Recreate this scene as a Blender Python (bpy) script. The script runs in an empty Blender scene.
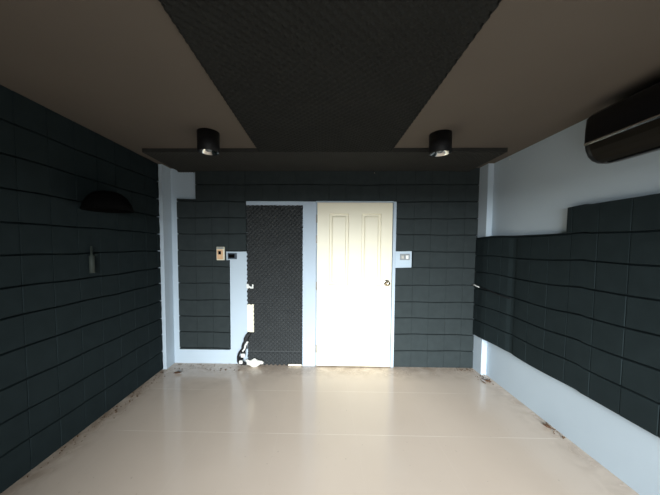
import bpy, bmesh, math, random
from mathutils import Matrix, Vector
random.seed(7)
C = bpy.context.scene
COL = C.collection

# ------------------------------------------------------------------ camera
HC = 1.445
Mr = ((0.99980103, 0.01917617, 0.00549296),
      (-0.01887478, 0.99854677, -0.05047854),
      (-0.00645296, 0.05036482, 0.99871004))
cam = bpy.data.cameras.new('camera'); camo = bpy.data.objects.new('camera', cam); COL.objects.link(camo)
r, f, u = Mr
camo.matrix_world = Matrix(((r[0], u[0], -f[0], 0), (r[1], u[1], -f[1], 0), (r[2], u[2], -f[2], HC), (0, 0, 0, 1)))
cam.sensor_width = 36; cam.lens = 262 * 36 / 660
cam.shift_x = (330 - 316.777) / 660; cam.shift_y = (259.75 - 247.5) / 660
cam.clip_start = .02
C.camera = camo

# ------------------------------------------------------------------ world, daylight, exposure
w = bpy.data.worlds.new('world'); C.world = w; w.use_nodes = True
w.node_tree.nodes['Background'].inputs[0].default_value = (.62, .78, 1, 1)
w.node_tree.nodes['Background'].inputs[1].default_value = .2
# daylight falling in through the open front of the room
def area(name, loc, target, sx, sy, power, color, spread=180):
    l = bpy.data.lights.new(name, 'AREA'); l.shape = 'RECTANGLE'; l.size = sx; l.size_y = sy
    l.energy = power; l.color = color; l.spread = math.radians(spread)
    o = bpy.data.objects.new(name, l); COL.objects.link(o); o.location = loc
    o.rotation_euler = (Vector(target) - Vector(loc)).to_track_quat('-Z', 'Y').to_euler()
    return o
area('daylight', (.1, -6.0, 2.5), (.1, 1.5, .9), 5.5, 2.4, 2550, (.90, .965, 1.0), 180)
C.view_settings.view_transform = 'Standard'; C.view_settings.look = 'None'
C.view_settings.gamma = 1; C.view_settings.use_curve_mapping = False
C.view_settings.exposure = 0.0

# ------------------------------------------------------------------ materials
def mat(name, col, rough=.6, metal=0, spec=.5, bump=None, var=None, emit=None):
    m = bpy.data.materials.new(name); m.use_nodes = True
    nt = m.node_tree; b = nt.nodes['Principled BSDF']
    b.inputs['Base Color'].default_value = (*col, 1); b.inputs['Roughness'].default_value = rough
    b.inputs['Metallic'].default_value = metal; b.inputs['Specular IOR Level'].default_value = spec
    tc = nt.nodes.new('ShaderNodeTexCoord')
    if var:   # (scale, amount)
        n = nt.nodes.new('ShaderNodeTexNoise'); n.inputs['Scale'].default_value = var[0]; n.inputs['Detail'].default_value = 5
        nt.links.new(tc.outputs['Object'], n.inputs['Vector'])
        mx = nt.nodes.new('ShaderNodeMix'); mx.data_type = 'RGBA'
        mx.inputs[6].default_value = (*[c * (1 - var[1]) for c in col], 1)
        mx.inputs[7].default_value = (*[min(1, c * (1 + var[1])) for c in col], 1)
        nt.links.new(n.outputs['Fac'], mx.inputs[0]); nt.links.new(mx.outputs[2], b.inputs['Base Color'])
    if bump:  # (scale, strength, distance)
        n = nt.nodes.new('ShaderNodeTexNoise'); n.inputs['Scale'].default_value = bump[0]; n.inputs['Detail'].default_value = 3
        nt.links.new(tc.outputs['Object'], n.inputs['Vector'])
        bp = nt.nodes.new('ShaderNodeBump'); bp.inputs['Strength'].default_value = bump[1]; bp.inputs['Distance'].default_value = bump[2]
        nt.links.new(n.outputs['Fac'], bp.inputs['Height']); nt.links.new(bp.outputs['Normal'], b.inputs['Normal'])
    return m

M = dict(
    wall=mat('pale_blue_grey_paint', (.495, .58, .65), .75, spec=.2, bump=(90, .15, .002), var=(3, .04)),
    ceiling=mat('brown_grey_ceiling_paint', (.12, .100, .082), .8, spec=.2, bump=(60, .12, .002), var=(2.5, .06)),
    foam=mat('charcoal_foam', (.018, .026, .028), .95, spec=.05, bump=(260, .5, .002), var=(11, .22)),
    eggfoam=mat('charcoal_convoluted_foam', (.058, .062, .063), .95, spec=.05, var=(7, .15)),
    ceilfoam=mat('black_ceiling_foam', (.021, .0215, .020), .95, spec=.08, var=(5, .15)),
    backfoam=mat('back_charcoal_foam', (.034, .042, .043), .95, spec=.05, bump=(260, .5, .002), var=(11, .2)),  # tile foam of the back wall, lighter in tone than on the sides
    bandfoam=mat('band_black_foam', (.036, .036, .033), .95, spec=.08, var=(5, .15)),  # lighter in tone than the middle ceiling strip
    door=mat('cream_door_paint', (.80, .74, .57), .4, spec=.4, var=(2, .02)),
    frame=mat('blue_grey_frame_paint', (.44, .52, .60), .5, spec=.2, var=(4, .03)),
    chrome=mat('chrome', (.75, .74, .72), .15, 1),
    brass=mat('aged_nickel', (.45, .38, .28), .25, 1),
    hinge=mat('dull_steel', (.32, .31, .28), .4, .8),
    black=mat('black_satin_plastic', (.004, .004, .005), .3, spec=.3),
    blackmatte=mat('black_powder_coat', (.008, .008, .009), .55, spec=.35),
    white=mat('white_plastic', (.80, .80, .76), .4),
    cream=mat('cream_board', (.86, .80, .62), .5),
    slate=mat('slate_blue_plastic', (.055, .075, .10), .4),
    greyplate=mat('grey_plate_plastic', (.22, .24, .25), .4),
    orange=mat('warm_timber_face', (.72, .45, .25), .5, var=(40, .12)),
    hole=mat('black_socket', (.002, .002, .002), .9, spec=.05),
    dirt=mat('brown_dirt', (.10, .055, .025), .95, var=(60, .4)),
    leaf=mat('dry_leaf', (.12, .06, .03), .8, var=(50, .3)),
    lumps=mat('white_torn_foam', (.78, .77, .70), .9, bump=(70, .6, .006)),
    concrete=mat('outside_concrete', (.35, .34, .32), .9, var=(4, .2)),
    greenish=mat('dull_grey_green_tube', (.035, .045, .037), .7),
)

def floor_material():
    m = bpy.data.materials.new('beige_polished_tile'); m.use_nodes = True
    nt = m.node_tree; N = nt.nodes; L = nt.links; b = N['Principled BSDF']
    tc = N.new('ShaderNodeTexCoord'); sep = N.new('ShaderNodeSeparateXYZ'); L.new(tc.outputs['Object'], sep.inputs[0])
    def math_(op, a, bb=None, c=None):
        n = N.new('ShaderNodeMath'); n.operation = op
        for i, v in enumerate((a, bb, c)):
            if v is None: continue
            if isinstance(v, (int, float)): n.inputs[i].default_value = v
            else: L.new(v, n.inputs[i])
        return n.outputs[0]
    def noise(sc, det=4, dist=0):
        n = N.new('ShaderNodeTexNoise'); n.inputs['Scale'].default_value = sc; n.inputs['Detail'].default_value = det
        n.inputs['Distortion'].default_value = dist; L.new(tc.outputs['Object'], n.inputs['Vector']); return n.outputs['Fac']
    def ramp(v, lo, hi):
        n = N.new('ShaderNodeMapRange'); n.inputs[1].default_value = lo; n.inputs[2].default_value = hi
        n.clamp = True; L.new(v, n.inputs[0]); return n.outputs[0]
    def joint(v, off):   # distance to nearest joint of a 0.6 m tile
        t = math_('FRACT', math_('DIVIDE', math_('SUBTRACT', v, off), .6))
        d = math_('MINIMUM', t, math_('SUBTRACT', 1, t)); return math_('LESS_THAN', d, .0035)
    jy = joint(sep.outputs['Y'], 1.95); jx = joint(sep.outputs['X'], .27)
    jn = ramp(noise(2.1), .34, .52)
    jall = math_('MULTIPLY', math_('MAXIMUM', jy, math_('MULTIPLY', jx, .10)), jn)
    base = N.new('ShaderNodeMix'); base.data_type = 'RGBA'
    base.inputs[6].default_value = (.57, .47, .385, 1); base.inputs[7].default_value = (.63, .53, .44, 1)
    L.new(noise(2.3), base.inputs[0])
    mj = N.new('ShaderNodeMix'); mj.data_type = 'RGBA'; L.new(math_('MULTIPLY', jall, .5), mj.inputs[0])
    L.new(base.outputs[2], mj.inputs[6]); mj.inputs[7].default_value = (.92, .88, .80, 1)  # whitish glints of the glossy grooves, put into the joint colour
    # trodden-in brown dirt: along both walls and the back wall, blotchy
    ex = math_('SUBTRACT', 1.86, math_('ABSOLUTE', sep.outputs['X'])); ey = math_('SUBTRACT', 3.1, sep.outputs['Y'])
    edge = math_('MULTIPLY', math_('MAXIMUM', math_('MULTIPLY', math_('SUBTRACT', 1, ramp(ex, .0, .22)), math_('ADD', .55, math_('MULTIPLY', math_('LESS_THAN', sep.outputs['X'], 0), .45))),
                        math_('MULTIPLY', math_('SUBTRACT', 1, ramp(ey, .02, .35)), .75)), ramp(noise(9, 6, .6), .34, .66))
    far = math_('MULTIPLY', math_('MULTIPLY', ramp(sep.outputs['Y'], 2.3, 3.0), math_('SUBTRACT', 1, ramp(sep.outputs['X'], -1.0, -.2))), ramp(noise(5, 5, 1), .4, .75))
    spots = math_('MULTIPLY', math_('GREATER_THAN', noise(38, 2), .735), .45)
    dirt = math_('MAXIMUM', math_('MAXIMUM', math_('MULTIPLY', edge, .75), math_('MULTIPLY', far, .35)), spots)
    md = N.new('ShaderNodeMix'); md.data_type = 'RGBA'; L.new(dirt, md.inputs[0])
    L.new(mj.outputs[2], md.inputs[6]); md.inputs[7].default_value = (.20, .125, .07, 1)
    L.new(md.outputs[2], b.inputs['Base Color'])
    rr = N.new('ShaderNodeMapRange'); rr.inputs[3].default_value = .10; rr.inputs[4].default_value = .22
    L.new(noise(4, 5), rr.inputs[0]); L.new(math_('ADD', rr.outputs[0], math_('MULTIPLY', dirt, .5)), b.inputs['Roughness'])
    b.inputs['Specular IOR Level'].default_value = .6
    return m
M['floor'] = floor_material()

# ------------------------------------------------------------------ helpers
def obj(name, bm, m, parent=None, smooth=False, loc=None):
    me = bpy.data.meshes.new(name); bmesh.ops.recalc_face_normals(bm, faces=bm.faces[:]); bm.to_mesh(me); bm.free()
    if smooth:
        for p in me.polygons: p.use_smooth = True
    me.materials.append(m)
    o = bpy.data.objects.new(name, me); COL.objects.link(o)
    if parent: o.parent = parent; o.matrix_parent_inverse = parent.matrix_world.inverted()
    if loc: o.location = loc
    return o
def struct(name, bm, m): o = obj(name, bm, m); o['kind'] = 'structure'; return o
def tag(o, label, cat, group=None):
    o['label'] = label; o['category'] = cat
    if group: o['group'] = group
    return o
def thing(name, label, cat, loc, group=None):
    o = bpy.data.objects.new(name, None); COL.objects.link(o); o.location = loc; o.empty_display_size = .05
    o.matrix_world = Matrix.Translation(loc)
    return tag(o, label, cat, group)
def box(bm, x0, x1, y0, y1, z0, z1, bev=0):
    r_ = bmesh.ops.create_cube(bm, size=1)
    for v in r_['verts']:
        v.co = Vector((x0 + (v.co.x + .5) * (x1 - x0), y0 + (v.co.y + .5) * (y1 - y0), z0 + (v.co.z + .5) * (z1 - z0)))
    if bev:
        es = list({e for v in r_['verts'] for e in v.link_edges})
        bmesh.ops.bevel(bm, geom=es, offset=bev, segments=2, affect='EDGES', profile=.5)
    return bm
def B(*a, bev=0): return box(bmesh.new(), *a, bev=bev)
def lathe(bm, prof, c, axis='Z', seg=40, close=True):
    rings = []
    for rad, h in prof:
        ring = []
        for i in range(seg):
            a = 2 * math.pi * i / seg; p = (rad * math.cos(a), rad * math.sin(a), h)
            if axis == 'Y': p = (p[0], p[2], p[1])
            if axis == 'X': p = (p[2], p[0], p[1])
            ring.append(bm.verts.new(Vector(c) + Vector(p)))
        rings.append(ring)
    for a, b in zip(rings, rings[1:]):
        for i in range(seg): bm.faces.new((a[i], a[(i + 1) % seg], b[(i + 1) % seg], b[i]))
    if close:
        bm.faces.new(rings[0]); bm.faces.new(rings[-1])
    return bm
def tube(bm, pts, rad, seg=10):
    pts = [Vector(p) for p in pts]; rings = []
    n = len(pts); rad = rad if isinstance(rad, (list, tuple)) else [rad] * n
    up = Vector((0, 1, 0))
    for i, p in enumerate(pts):
        d = (pts[min(i + 1, n - 1)] - pts[max(i - 1, 0)]).normalized()
        a = d.cross(up); a = a.normalized() if a.length > .05 else d.cross(Vector((1, 0, 0))).normalized()
        b = d.cross(a).normalized()
        rings.append([bm.verts.new(p + rad[i] * (math.cos(t) * a + math.sin(t) * b)) for t in [2 * math.pi * k / seg for k in range(seg)]])
    for a, b in zip(rings, rings[1:]):
        for i in range(seg): bm.faces.new((a[i], a[(i + 1) % seg], b[(i + 1) % seg], b[i]))
    bm.faces.new(rings[0]); bm.faces.new(rings[-1])
    return bm
def spline(P, n=8):
    P = [Vector(p) for p in P]; out = []
    for i in range(len(P) - 1):
        p0, p1, p2, p3 = P[max(i - 1, 0)], P[i], P[i + 1], P[min(i + 2, len(P) - 1)]
        for k in range(n):
            t = k / n
            out.append(.5 * ((2 * p1) + (p2 - p0) * t + (2 * p0 - 5 * p1 + 4 * p2 - p3) * t * t + (3 * p1 - p0 - 3 * p2 + p3) * t ** 3))
    return out + [P[-1]]

def relief(us, vs, depth, inside, place):
    """Solid slab: front is a height field depth(u,v) over the cells where inside() holds, back is flat at depth 0."""
    bm = bmesh.new(); V = {}; W = {}
    def fv(i, j):
        if (i, j) not in V: V[i, j] = bm.verts.new(place(us[i], vs[j], depth(us[i], vs[j])))
        return V[i, j]
    def bv(i, j):
        if (i, j) not in W: W[i, j] = bm.verts.new(place(us[i], vs[j], 0.0))
        return W[i, j]
    nu, nv = len(us) - 1, len(vs) - 1
    ins = [[inside((us[i] + us[i + 1]) / 2, (vs[j] + vs[j + 1]) / 2) for j in range(nv)] for i in range(nu)]
    for i in range(nu):
        for j in range(nv):
            if not ins[i][j]: continue
            bm.faces.new((fv(i, j), fv(i + 1, j), fv(i + 1, j + 1), fv(i, j + 1)))
            bm.faces.new((bv(i, j), bv(i, j + 1), bv(i + 1, j + 1), bv(i + 1, j)))
            for (a, b, di, dj) in (((i, j), (i + 1, j), 0, -1), ((i, j + 1), (i + 1, j + 1), 0, 1), ((i, j), (i, j + 1), -1, 0), ((i + 1, j), (i + 1, j + 1), 1, 0)):
                ii, jj = i + di, j + dj
                if not (0 <= ii < nu and 0 <= jj < nv and ins[ii][jj]):
                    bm.faces.new((fv(*a), bv(*a), bv(*b), fv(*b)))
    return bm

def tiled_foam(name, u0, u1, v0, v1, ujoints, vjoints, inside, place, T=.032, extra_u=(), extra_v=(), mth=None):
    """Square-tile foam lining with grooves at the joints and softly domed tiles."""
    gu, gv = .0012, .0022
    us = {u0, u1, *extra_u}; vs = {v0, v1, *extra_v}
    for q in ujoints:
        if u0 - .01 < q < u1 + .01: us |= {x for x in (q - gu - .003, q - gu, q + gu, q + gu + .003) if u0 <= x <= u1}
    for q in vjoints:
        if v0 - .01 < q < v1 + .01: vs |= {x for x in (q - gv - .004, q - gv, q + gv, q + gv + .004) if v0 <= x <= v1}
    def fill(s):
        s = sorted(s); s = [x for k, x in enumerate(s) if k == 0 or x - s[k - 1] > 1e-5]; out = []
        for a, b in zip(s, s[1:]):
            n = max(1, int((b - a) / .04)); out += [a + (b - a) * k / n for k in range(n)]
        return out + [s[-1]]
    us, vs = fill(us), fill(vs)
    rnd = random.Random(hash((round(u0, 3), round(v0, 3), len(us))) & 0xffff); off = {}
    def depth(u_, v_):
        du = min([abs(u_ - q) for q in ujoints] or [9]); dv = min([abs(v_ - q) for q in vjoints] or [9])
        key = (sum(q < u_ for q in ujoints), sum(q < v_ for q in vjoints))
        o_ = off.setdefault(key, rnd.uniform(-.001, .001))
        d = T + o_
        if dv <= gv + 1e-6: return T * .25
        if du <= gu + 1e-6: return T * .90
        return d
    def pl(u_, v_, d):
        edge = min(abs(v_ - v0), abs(v_ - v1)) < 1e-4
        wob = 0 if edge else .0035 * math.sin(u_ * 4.1 + v_ * 7) + .002 * math.sin(u_ * 13 + v_ * 31)
        return place(u_, v_ + wob, d)
    return relief(us, vs, depth, inside, pl)

# ------------------------------------------------------------------ room shell
XL, XR, YB, YF, H = -1.885, 1.875, 3.135, -.85, 2.362
T = .12
struct('floor', B(XL - T, XR + T, YF - T, YB + T, -.1, 0), M['floor'])
struct('ceiling', B(XL - T, XR + T, YF - T, YB + T, H, H + .1), M['ceiling'])
struct('wall_left', B(XL - T, XL, YF - T, YB + T, 0, H), M['wall'])
struct('wall_right', B(XR, XR + T, YF - T, YB + T, 0, H), M['wall'])
struct('wall_back', B(XL, XR, YB, YB + T, 0, H), M['wall'])
bm = bmesh.new(); box(bm, XL, -.85, YF - T, YF, 0, H); box(bm, 1.7, XR, YF - T, YF, 0, H); box(bm, -.85, 1.7, YF - T, YF, 1.76, H)  # unseen wall; lintel and jambs set to cut the daylight into a gradient
struct('wall_front', bm, M['foam'])
struct('ground_outside', B(-6, 6, -7, YF - T, -.12, -.02), M['concrete'])
# corner columns
struct('wall_left_corner_column', B(XL, -1.806, 2.965, YB, 0, H), M['wall'])
struct('wall_right_corner_column', B(1.815, XR, 2.945, YB, 0, H), M['wall'])

# ------------------------------------------------------------------ door, frames
YD = 3.128
def door():
    bm = bmesh.new(); x0, x1, z0, z1 = -.055, .822, .012, 1.958; y = YD - .040
    P = [(.078, .318, .982, 1.836), (.460, .700, .982, 1.836), (.082, .322, .215, .750), (.460, .700, .215, .750)]
    xs = sorted({x0, x1} | {p[k] for p in P for k in (0, 1)} | {.078, .460}); zs = sorted({z0, z1} | {p[k] for p in P for k in (2, 3)})
    P = [(.080, .320, a, b) if q[0] < .3 else (.460, .700, a, b) for q in P for a, b in [(q[2], q[3])]]
    xs = [x0, .080, .320, .460, .700, x1]
    V = {}
    def v(x, z, yy=y):
        k = (round(x, 4), round(z, 4), round(yy, 4))
        if k not in V: V[k] = bm.verts.new((x, yy, z))
        return V[k]
    for i in range(5):
        for j in range(len(zs) - 1):
            a, b, c, d = xs[i], xs[i + 1], zs[j], zs[j + 1]
            if any(abs(p[0] - a) < .001 and abs(p[2] - c) < .001 for p in P):
                rings = [(0, 0), (.006, .0), (.014, .013), (.034, .013), (.048, .002)]
                R = [[v(a + o, c + o, y + dd), v(b - o, c + o, y + dd), v(b - o, d - o, y + dd), v(a + o, d - o, y + dd)] for o, dd in rings]
                for q, s in zip(R, R[1:]):
                    for k in range(4): bm.faces.new((q[k], q[(k + 1) % 4], s[(k + 1) % 4], s[k]))
                bm.faces.new(R[-1])
            else: bm.faces.new((v(a, c), v(b, c), v(b, d), v(a, d)))
    yb = y + .036
    for x in (x0, x1):
        for c, d in zip(zs, zs[1:]): bm.faces.new((v(x, c), v(x, d), v(x, d, yb), v(x, c, yb)))
    for z in (z0, z1):
        for a, b in zip(xs, xs[1:]): bm.faces.new((v(a, z), v(b, z), v(b, z, yb), v(a, z, yb)))
    bm.faces.new([v(x, z0, yb) for x in xs] + [v(x1, z, yb) for z in zs[1:]] + [v(x, z1, yb) for x in xs[::-1][1:]] + [v(x0, z, yb) for z in zs[::-1][1:-1]])
    return bm, y
bm, yd = door()
d1 = struct('door_1', bm, M['door'])
bm = bmesh.new(); lathe(bm, [(.030, 0), (.030, -.004), (.026, -.009), (.012, -.012), (.011, -.030), (.020, -.036), (.028, -.046), (.029, -.056), (.024, -.066), (.012, -.071)], (.768, yd, 1.02), 'Y', 28)
k = obj('door_knob', bm, M['brass'], d1, True); k['label'] = 'round metal knob with lock'
obj('knob_rosette', lathe(bmesh.new(), [(.037, 0), (.037, -.003), (.031, -.005)], (.768, yd, 1.02), 'Y', 28), M['chrome'], k)
for hz in (1.77, 1.53, .98, .22):
    bm = bmesh.new(); box(bm, -.070, -.052, yd - .006, yd + .002, hz - .045, hz + .045)
    hg = obj('hinge', bm, M['hinge'], d1); lathe(bm := bmesh.new(), [(.005, -.047), (.006, -.044), (.006, .044), (.005, .047)], (-.061, yd - .008, hz), 'Z', 12)
    obj('hinge_pin', bm, M['hinge'], hg)
# frame round the door and over the foam-covered door
struct('trim_1', B(-.226, -.068, YD - .034, YB, 0, 1.972, bev=.003), M['frame'])
struct('trim_2', B(.832, .869, YD - .034, YB, 0, 1.972, bev=.003), M['frame'])
struct('trim_3', B(-.068, .832, YD - .034, YB, 1.962, 1.976), M['frame'])
struct('trim_4', B(-.893, -.226, YD - .034, YB, 1.928, 1.974, bev=.003), M['frame'])

# ------------------------------------------------------------------ foam linings
ROWS = [.205, .404, .600, .797, .998, 1.200, 1.390, 1.588, 1.776, 1.970, 2.166]
Yf = YB
def back_place(u_, v_, d): return Vector((u_, YB - d, v_))
colsR = [.880 + .195 * k for k in range(0, 6)]; colsL = [-1.70 + .198 * k for k in range(0, 6)]
g = .001
o = obj('acoustic_foam_lining', tiled_foam('r', .870, 1.813, .004, H - .003, colsR[1:], ROWS,
        lambda u_, v_: not (u_ < 1.070 and 1.199 < v_ < 1.391) and (v_ < H - .042 or u_ > 1.707), back_place, .035, extra_u=(1.070, 1.707), extra_v=(1.199, 1.391, H - .042)), M['backfoam'])
tag(o, 'charcoal tiled foam on the back wall right of the cream door, down to the floor', 'wall foam', 'tiled foam wall linings')
o = obj('acoustic_foam_lining', tiled_foam('h', -.896, .869, 1.978, H - .042, [-.70 + .195 * k for k in range(9)], ROWS[10:],
        lambda *a: True, back_place, .035), M['backfoam'])
tag(o, 'long dark foam strip on the back wall above the cream door', 'wall foam', 'tiled foam wall linings')
def insL(u_, v_):
    if v_ > 1.996: return u_ > -1.495
    if u_ > -1.150 and 1.279 < v_ < 1.383: return False
    if u_ > -1.108 and v_ < 1.383: return False
    if v_ < .186: return False
    return u_ > -1.722 + .0
o = obj('acoustic_foam_lining', tiled_foam('l', -1.722, -.897, .186, H - .042, colsL[1:], ROWS, insL, back_place, .035,
        extra_u=(-1.495, -1.15, -1.108), extra_v=(1.996, 1.279, 1.383)), M['backfoam'])
tag(o, 'dark tiled foam on the back wall left of the doors, cut round a pale strip', 'wall foam', 'tiled foam wall linings')
# left wall
ujL = [2.143 - .192 * k for k in range(-4, 15)]
def left_place(y_, z_, d):
    if y_ > 2.94: y_ += .003 * math.sin(z_ * 47) + .002 * math.sin(z_ * 113)
    return Vector((XL + d, y_, z_))
vjL = [.218, .410, .608, .813, 1.012, 1.190, 1.385, 1.58, 1.775, 1.97, 2.165]
o = obj('acoustic_foam_lining', tiled_foam('lw', YF + .002, 2.952, .012, H - .003, ujL, vjL, lambda *a: True, left_place, .043), M['foam'])
tag(o, 'charcoal tiled foam covering the whole left wall', 'wall foam', 'tiled foam wall linings')
# right wall: foam bends round the corner column and steps up under the air conditioner
path = [(0, 1.815, 3.098), (.14, 1.815, 2.945), (.20, 1.822, 2.87), (.55, 1.875, 2.52), (3.93, 1.875, -.845)]
def right_place(s, z_, d):
    for (s0, x0, y0), (s1, x1, y1) in zip(path, path[1:]):
        if s <= s1 + 1e-6:
            t = (s - s0) / (s1 - s0); x = x0 + (x1 - x0) * t; y = y0 + (y1 - y0) * t; break
    base = min(1, max(0, (s - .1) / .5)); dd = d * (.5 + .5 * base)
    if d > 0 and .50 < s < .56: dd *= .8
    return Vector((x - dd - .001, y, z_ + .008 * math.sin(s * 6) * (s < 1.2)))
def s_of(y): return .55 + (2.52 - y) * (3.38 / 3.365)
ujR = [.06, .20, .38, .56] + [s_of(2.345 - .186 * k) for k in range(17)]
vjR = [.602, .780, .965, 1.158, 1.350, 1.546]
ss = s_of(2.014)
o = obj('acoustic_foam_lining', tiled_foam('rw', 0, 3.92, .418, 1.745, ujR, vjR, lambda s, z_: z_ < 1.560 or s > ss, right_place, .036,
        extra_u=(ss, .14, .56), extra_v=(1.560,)), M['foam'])
tag(o, 'charcoal tiled foam on the right wall, stepped up beneath the air conditioner', 'wall foam', 'tiled foam wall linings')

# egg-crate foam sheet over the second door
def frange(a, b, st):
    n = max(1, round((b - a) / st)); return [a + (b - a) * k / n for k in range(n + 1)]
pz = .0528
def egg(u_, v_, base, amp, p=pz): return base + amp * math.cos(2 * math.pi * u_ / p) * math.cos(2 * math.pi * v_ / p)
def dep(u_, v_):
    d = .050 - .044 * (abs(math.sin(math.pi * (u_ + v_) / pz)) + abs(math.sin(math.pi * (u_ - v_) / pz))) / 2
    if abs(v_ - .163) < .008: d = .003
    if abs(v_ - .760) < .007 and u_ < -.56: d = .004
    return d
def insC(u_, v_):
    if v_ < .745 and u_ < -.815 and v_ > .40: return False           # gap where the cream board shows
    return True
us = frange(-.893, -.228, pz / 8); vs = frange(.004, 1.926, pz / 8)
o = obj('egg_crate_foam', relief(us, vs, dep, insC, lambda a, b, d: Vector((a, YB - .002 - d, b))), M['eggfoam'])
tag(o, 'tall charcoal foam sheet with fine diamond texture between pale strip and door frame', 'wall foam')

# ceiling foam
def ceil_sheet(x0, x1, y0, y1, p, base, amp, side_jag=0, end_jag=0):
    us, vs = frange(x0, x1, p / 4), frange(y0, y1, p / 4)
    def place(u_, v_, d):
        tri = lambda t: abs((t / p) % 1 - .5) * 2
        uu, vv = u_, v_
        if side_jag and u_ - x0 < 1e-5: uu = u_ + side_jag * tri(v_)
        if side_jag and x1 - u_ < 1e-5: uu = u_ - side_jag * tri(v_)
        if end_jag and y1 - v_ < 1e-5: vv = v_ - end_jag * tri(u_)
        return Vector((uu, vv, H - d))
    def dz(a, b):
        if not side_jag and y1 - b < .03: return base + .004 + .010 * (abs((a / .03) % 1 - .5) * 2)
        return egg(a, b, base, amp, p)
    return relief(us, vs, dz, lambda *a: True, place)
o = obj('ceiling_foam', ceil_sheet(-.605, .650, YF + .01, 2.492, .05, .034, .006, .026), M['ceilfoam'])
tag(o, 'wide black foam strip with saw-tooth edges running along the middle of the ceiling', 'ceiling foam', 'ceiling foam strips')
o = obj('ceiling_foam', ceil_sheet(-1.705, 1.705, 2.494, YB - .002, .035, .036, .004, 0, 0), M['bandfoam'])
tag(o, 'black foam strip crossing the ceiling along the back wall', 'ceiling foam', 'ceiling foam strips')

# ------------------------------------------------------------------ air conditioner
ac = thing('air_conditioner', 'glossy black wall air conditioner high on the right wall with silver stripe', 'air conditioner', (XR, 1.33, 1.975))
prof = [(0, 2.292), (.13, 2.292), (.178, 2.284), (.200, 2.262), (.206, 2.20), (.206, 2.112), (.204, 2.100), (.196, 2.060), (.178, 2.022), (.150, 1.996), (.115, 1.982), (.06, 1.980), (0, 1.992)]
def extr(prof, y0, y1, rnd=.03, shrink=.10):
    bm = bmesh.new(); cx = .0; cz = sum(p[1] for p in prof) / len(prof); rings = []
    secs = [(y0 + rnd * (1 - math.cos(a)), 1 - shrink * (1 - math.sin(a))) for a in [math.pi / 2 * k / 5 for k in range(6)]]
    secs += [(y0 + y1 - y, s) for y, s in secs[::-1]]
    for y, s in secs: rings.append([bm.verts.new((XR - p[0] * s, y, cz + (p[1] - cz) * s)) for p in prof])
    n = len(prof)
    for a, b in zip(rings, rings[1:]):
        for i in range(n): bm.faces.new((a[i], a[(i + 1) % n], b[(i + 1) % n], b[i]))
    bm.faces.new(rings[0]); bm.faces.new(rings[-1]); return bm
obj('casing', extr(prof, .90, 1.752), M['black'], ac, True)
lv = [(.210, 2.088), (.203, 2.050), (.186, 2.016), (.160, 1.990), (.125, 1.976), (.121, 1.983), (.156, 1.999), (.180, 2.024), (.196, 2.056), (.203, 2.088)]
o = obj('louver', extr(lv, .96, 1.70, .006, .0), mat('dark_bronze_plastic', (.010, .008, .005), .6, spec=.15), ac)
o = obj('trim_strip', extr([(.203, 2.090), (.2095, 2.090), (.2115, 2.099), (.2095, 2.108), (.203, 2.108)], .93, 1.735, .004, .0), M['chrome'], ac); o['label'] = 'silver stripe'
o = obj('air_slot', extr([(.100, 1.972), (.118, 1.974), (.118, 1.984), (.100, 1.984)], .99, 1.68, .004, .0), M['hole'], ac)

# ------------------------------------------------------------------ ceiling downlights
def downlight(x, y, label):
    t = thing('surface_downlight', label, 'ceiling light', (x, y, H - .155), 'surface downlights')
    R = .086
    obj('housing', lathe(bmesh.new(), [(R - .012, H - .010), (R, H - .010 + .0095), (R, H - .155), (R - .006, H - .160), (R - .010, H - .155), (R - .012, H - .10)], (x, y, 0), 'Z', 48, close=False), M['blackmatte'], t, True)
    rf = obj('reflector', lathe(bmesh.new(), [(R - .011, H - .154), (R - .020, H - .148), (R - .030, H - .135), (R - .050, H - .115), (.022, H - .105), (.001, H - .103)], (x, y, 0), 'Z', 40, close=False), M['chrome'], t, True)
    bl = obj('bulb', lathe(bmesh.new(), [(.004, H - .150), (.020, H - .148), (.026, H - .140), (.024, H - .125), (.015, H - .106)], (x, y, 0), 'Z', 24), M['greyplate'], t, True)
    obj('mounting_plate', lathe(bmesh.new(), [(R - .014, H - .012), (R - .014, H)], (x, y, 0), 'Z', 32), M['blackmatte'], t)
downlight(-.925, 2.155, 'black cylinder ceiling light left of the central black foam strip')
downlight(.958, 2.195, 'black cylinder ceiling light right of the central black foam strip')

# ------------------------------------------------------------------ small wall fittings
y0 = YB - .036
t = thing('wall_control_box', 'small pale box with orange face and black square on dark foam left of doors', 'wall box', (-1.197, YB, 1.355))
obj('box_body', B(-1.246, -1.152, y0 - .022, YB - .0362, 1.277, 1.434, bev=.004), M['cream'], t)
obj('face', B(-1.238, -1.168, y0 - .026, y0 - .021, 1.288, 1.405, bev=.003), M['orange'], t)['label'] = 'warm orange face'
obj('socket', B(-1.221, -1.190, y0 - .029, y0 - .0255, 1.345, 1.385), M['hole'], t)['label'] = 'black square opening'
obj('top_cap', B(-1.240, -1.160, y0 - .027, y0 - .021, 1.412, 1.428), M['greyplate'], t)
t = thing('switch_plate', 'slate blue rectangular plate at the top of the pale vertical strip', 'switch', (-1.075, YB, 1.32))
obj('plate', B(-1.130, -1.020, YB - .014, YB, 1.289, 1.361, bev=.003), M['slate'], t)
obj('display', B(-1.118, -1.045, YB - .0165, YB - .0135, 1.303, 1.349), M['hole'], t)
t = thing('switch_plate', 'grey plate with white rocker on pale square right of the cream door', 'switch', (.985, YB, 1.328))
obj('plate', B(.930, 1.044, YB - .012, YB, 1.290, 1.364, bev=.003), M['greyplate'], t)
obj('rocker', B(.996, 1.028, YB - .018, YB - .0115, 1.303, 1.346, bev=.003), M['white'], t)['label'] = 'white rocker'
obj('rocker', B(.944, .976, YB - .016, YB - .0115, 1.303, 1.346, bev=.003), M['hinge'], t)
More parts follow.
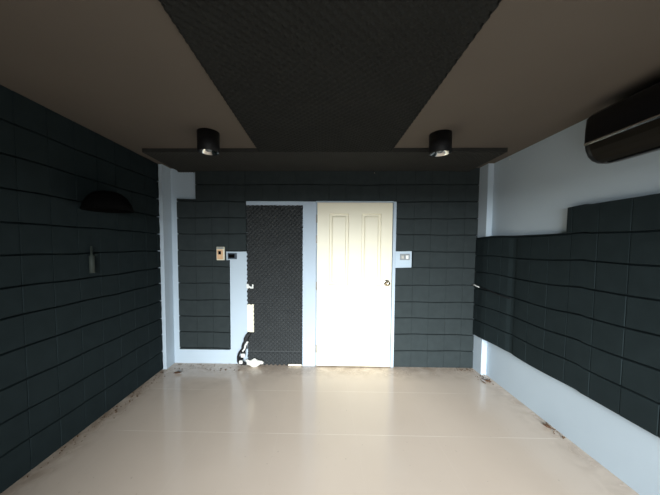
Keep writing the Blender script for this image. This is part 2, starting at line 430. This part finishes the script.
# latch of the covered door
t = thing('door_latch', 'small white latch poking through the diamond foam beside the pale strip', 'latch', (-.86, YB, .965))
obj('keeper', B(-.896, -.868, YB - .048, YB - .001, .940, .992, bev=.004), M['white'], t)
obj('bolt', tube(bmesh.new(), spline([(-.868, YB - .042, .966), (-.852, YB - .046, .955), (-.835, YB - .046, .950), (-.822, YB - .046, .962)], 5), .011, 10), M['white'], t)
obj('bolt_tip', B(-.828, -.812, YB - .056, YB - .036, .940, .990, bev=.003), M['white'], t)
o = obj('cream_strip', B(-.898, -.817, YB - .018, YB, .402, .744, bev=.002), M['cream'])
tag(o, 'narrow upright cream strip exposed at the left edge of the diamond foam', 'board')
# tangled black cable with white plugs
t = thing('cable_bundle', 'tangled black cable with white plugs hanging below the cream strip', 'cable', (-.94, YB, .02))
rn = random.Random(3)
for k in range(7):
    j = lambda s: rn.uniform(-s, s)
    P = [(-.865 + j(.02), YB - .045 + j(.006), .40), (-.90 + j(.02), YB - .07, .35 + j(.02)), (-.925 + j(.03), YB - .075 + j(.01), .25), (-.95 + j(.04), YB - .075 + j(.01), .15), (-.975 + j(.03), YB - .07, .06 + j(.015)), (-.94 + j(.04), YB - .075, .03 + j(.008))]
    obj('strand', tube(bmesh.new(), spline(P, 7), .014, 8), M['blackmatte'], t, True)
obj('plug', tube(bmesh.new(), spline([(-.868, YB - .100, .315), (-.895, YB - .106, .275), (-.905, YB - .108, .235), (-.93, YB - .106, .20)], 5), [.012] * 8 + [.010] * 8, 10), M['white'], t, True)
obj('plug', B(-.952, -.905, YB - .115, YB - .085, .125, .17, bev=.008), M['white'], t)
obj('plug', B(-.975, -.935, YB - .112, YB - .082, .045, .085, bev=.008), M['white'], t)
# lumpy white torn foam on the floor
bm = bmesh.new(); bmesh.ops.create_icosphere(bm, subdivisions=4, radius=1)
for v in bm.verts:
    a = math.atan2(v.co.z, v.co.x); n = v.co.normalized()
    s = 1 + .14 * math.sin(3 * a + .5) + .08 * math.sin(7 * a + 2) + .05 * math.sin(9 * n.y + 5 * n.x)
    hgt = .046 * (1 + .3 * math.sin(n.x * 6 + 1)); v.co = Vector((-.80 + n.x * .100 * s, YB - .072 + n.y * .030 * s, max(.001, .048 + n.z * hgt * s)))
o = obj('foam_lump', bm, M['lumps'], None, True); tag(o, 'crumpled white foam lump on the floor below the diamond foam', 'foam scrap')
bm = bmesh.new(); box(bm, -.395, -.235, YB - .055, YB - .040, .004, .026, bev=.004)
o = obj('wood_sliver', bm, M['cream']); tag(o, 'thin pale sliver on the floor under the diamond foam by the door frame', 'scrap')
# slits where the foam sags open
# wire with white tip on the right wall
t = thing('wire_stub', 'thin dark wire with white tip sticking from foam in the right corner', 'wire', (1.80, 3.0, .99))
P = [right_place(.03, 1.005, .055), right_place(.12, .992, .052), right_place(.25, .975, .050), right_place(.40, .955, .046), right_place(.52, .948, .046)]
obj('wire', tube(bmesh.new(), spline(P, 6), .0055, 8), M['blackmatte'], t, True)
obj('wire_tip', tube(bmesh.new(), [right_place(-.005, 1.010, .058), right_place(.03, 1.004, .056), right_place(.11, .990, .060)], [.012, .007, .005], 10), M['white'], t, True)['label'] = 'white tip'
# tiny hook under the ceiling
o = obj('wall_hook', lathe(bmesh.new(), [(.009, 0), (.011, -.006), (.007, -.012), (.003, -.02)], (.603, YB - .036, 2.300), 'Y', 14), M['chrome'], None, True)
tag(o, 'tiny bright screw hook at the top of the back wall above the door', 'hook')
o = obj('wall_screw', lathe(bmesh.new(), [(.007, 0), (.008, -.004), (.004, -.008)], (XR, 2.70, 2.325), 'X', 14), M['white'], None, True)
tag(o, 'tiny white screw high in the far corner of the bare right wall', 'screw')

# black dome fixture on the left wall
t = thing('wall_fixture', 'black dome-shaped fixture on the dark left wall above a dull grey tube', 'wall lamp', (XL + .04, 2.10, 1.70))
bm = bmesh.new(); prof_ = [(.001, .150), (.05, .146), (.09, .132), (.125, .10), (.150, .055), (.168, .0), (.160, .0), (.142, .05), (.115, .09), (.08, .12), (.001, .138)]
lathe(bm, prof_, (XL + .218, 2.03, 1.715), 'Z', 32, close=False)
obj('dome_shade', bm, M['hole'], t, True)
obj('bracket', tube(bmesh.new(), [(XL + .046, 2.03, 1.80), (XL + .12, 2.03, 1.80), (XL + .16, 2.03, 1.80)], .014, 10), M['hole'], t, True)
obj('tube', tube(bmesh.new(), [(XL + .062, 2.04, 1.225), (XL + .062, 2.04, 1.36), (XL + .062, 2.04, 1.365), (XL + .062, 2.04, 1.44)], [.018, .018, .009, .006], 14), M['greenish'], t, True)['label'] = 'dull grey green tube'


# ------------------------------------------------------------------ dirt and dry bits on the floor
def flake(bm, x, y, s, rn):
    n = 7; h = rn.uniform(.002, .010); ring = []; a0 = rn.uniform(0, 6.28); el = rn.uniform(.35, .8)
    for k in range(n):
        a = 2 * math.pi * k / n; q = s * rn.uniform(.6, 1.1); px, py = q * math.cos(a), q * el * math.sin(a)
        ring.append((x + px * math.cos(a0) - py * math.sin(a0), y + px * math.sin(a0) + py * math.cos(a0), h * (1 + math.cos(a)) / 2 + .002))
    top = [bm.verts.new((p[0], p[1], p[2] + .002)) for p in ring]; bot = [bm.verts.new((p[0], p[1], max(.0005, p[2] - .001))) for p in ring]
    bm.faces.new(top); bm.faces.new(bot[::-1])
    for k in range(n): bm.faces.new((top[k], bot[k], bot[(k + 1) % n], top[(k + 1) % n]))
rn = random.Random(11); bm = bmesh.new()
for _ in range(34): flake(bm, 1.80 + rn.uniform(-.09, .05), rn.uniform(2.72, 2.94), rn.uniform(.004, .011), rn)
for _ in range(26): flake(bm, rn.uniform(1.55, 1.80), rn.uniform(3.02, 3.09), rn.uniform(.004, .011), rn)
for _ in range(20): flake(bm, 1.862 - abs(rn.gauss(0, .022)), rn.uniform(1.95, 2.14), rn.uniform(.003, .009), rn)
for _ in range(70): flake(bm, -1.835 + abs(rn.gauss(0, .05)), rn.uniform(1.5, 2.96), rn.uniform(.003, .010), rn)
for _ in range(50): flake(bm, rn.uniform(-1.75, -.95), rn.uniform(2.93, 3.11), rn.uniform(.003, .010), rn)
o = obj('floor_debris', bm, M['dirt']); tag(o, 'brown crumbs and flakes of dirt along the foot of the walls', 'dirt'); o['kind'] = 'stuff'
def leaf(x, y, rot, s, label):
    bm = bmesh.new(); n = 10; 
    rows = []
    for i in range(n + 1):
        t_ = i / n; wd = s * .35 * math.sin(math.pi * min(1, t_ * .98 + .02)) ** .8 + .0008; row = []
        for j in (-1, -.5, 0, .5, 1):
            lx, ly = (t_ - .5) * s * 2, j * wd; z = .003 + .018 * abs(j) ** 1.5 * math.sin(math.pi * t_) + .014 * (t_ - .5) ** 2 * 4 * .8
            row.append((x + lx * math.cos(rot) - ly * math.sin(rot), y + lx * math.sin(rot) + ly * math.cos(rot), z))
        rows.append(row)
    vt = [[bm.verts.new((p[0], p[1], p[2] + .0012)) for p in r_] for r_ in rows]; vb = [[bm.verts.new(p) for p in r_] for r_ in rows]
    for i in range(n):
        for j in range(4):
            bm.faces.new((vt[i][j], vt[i + 1][j], vt[i + 1][j + 1], vt[i][j + 1])); bm.faces.new((vb[i][j], vb[i][j + 1], vb[i + 1][j + 1], vb[i + 1][j]))
    for i in range(n):
        for j in (0, 4): bm.faces.new((vt[i][j], vt[i + 1][j], vb[i + 1][j], vb[i][j]))
    for i in (0, n):
        for j in range(4): bm.faces.new((vt[i][j], vt[i][j + 1], vb[i][j + 1], vb[i][j]))
    o = obj('dry_leaf', bm, M['leaf'], None, True); tag(o, label, 'leaf', 'dry leaves on the floor')
leaf(-1.62, 2.86, .3, .045, 'curled brown leaf on the floor by the left corner column')
leaf(1.79, 2.78, -.7, .038, 'curled brown leaf on the floor near the right corner column')
leaf(1.82, 2.07, -1.1, .032, 'brown leaf at the foot of the right wall halfway along')
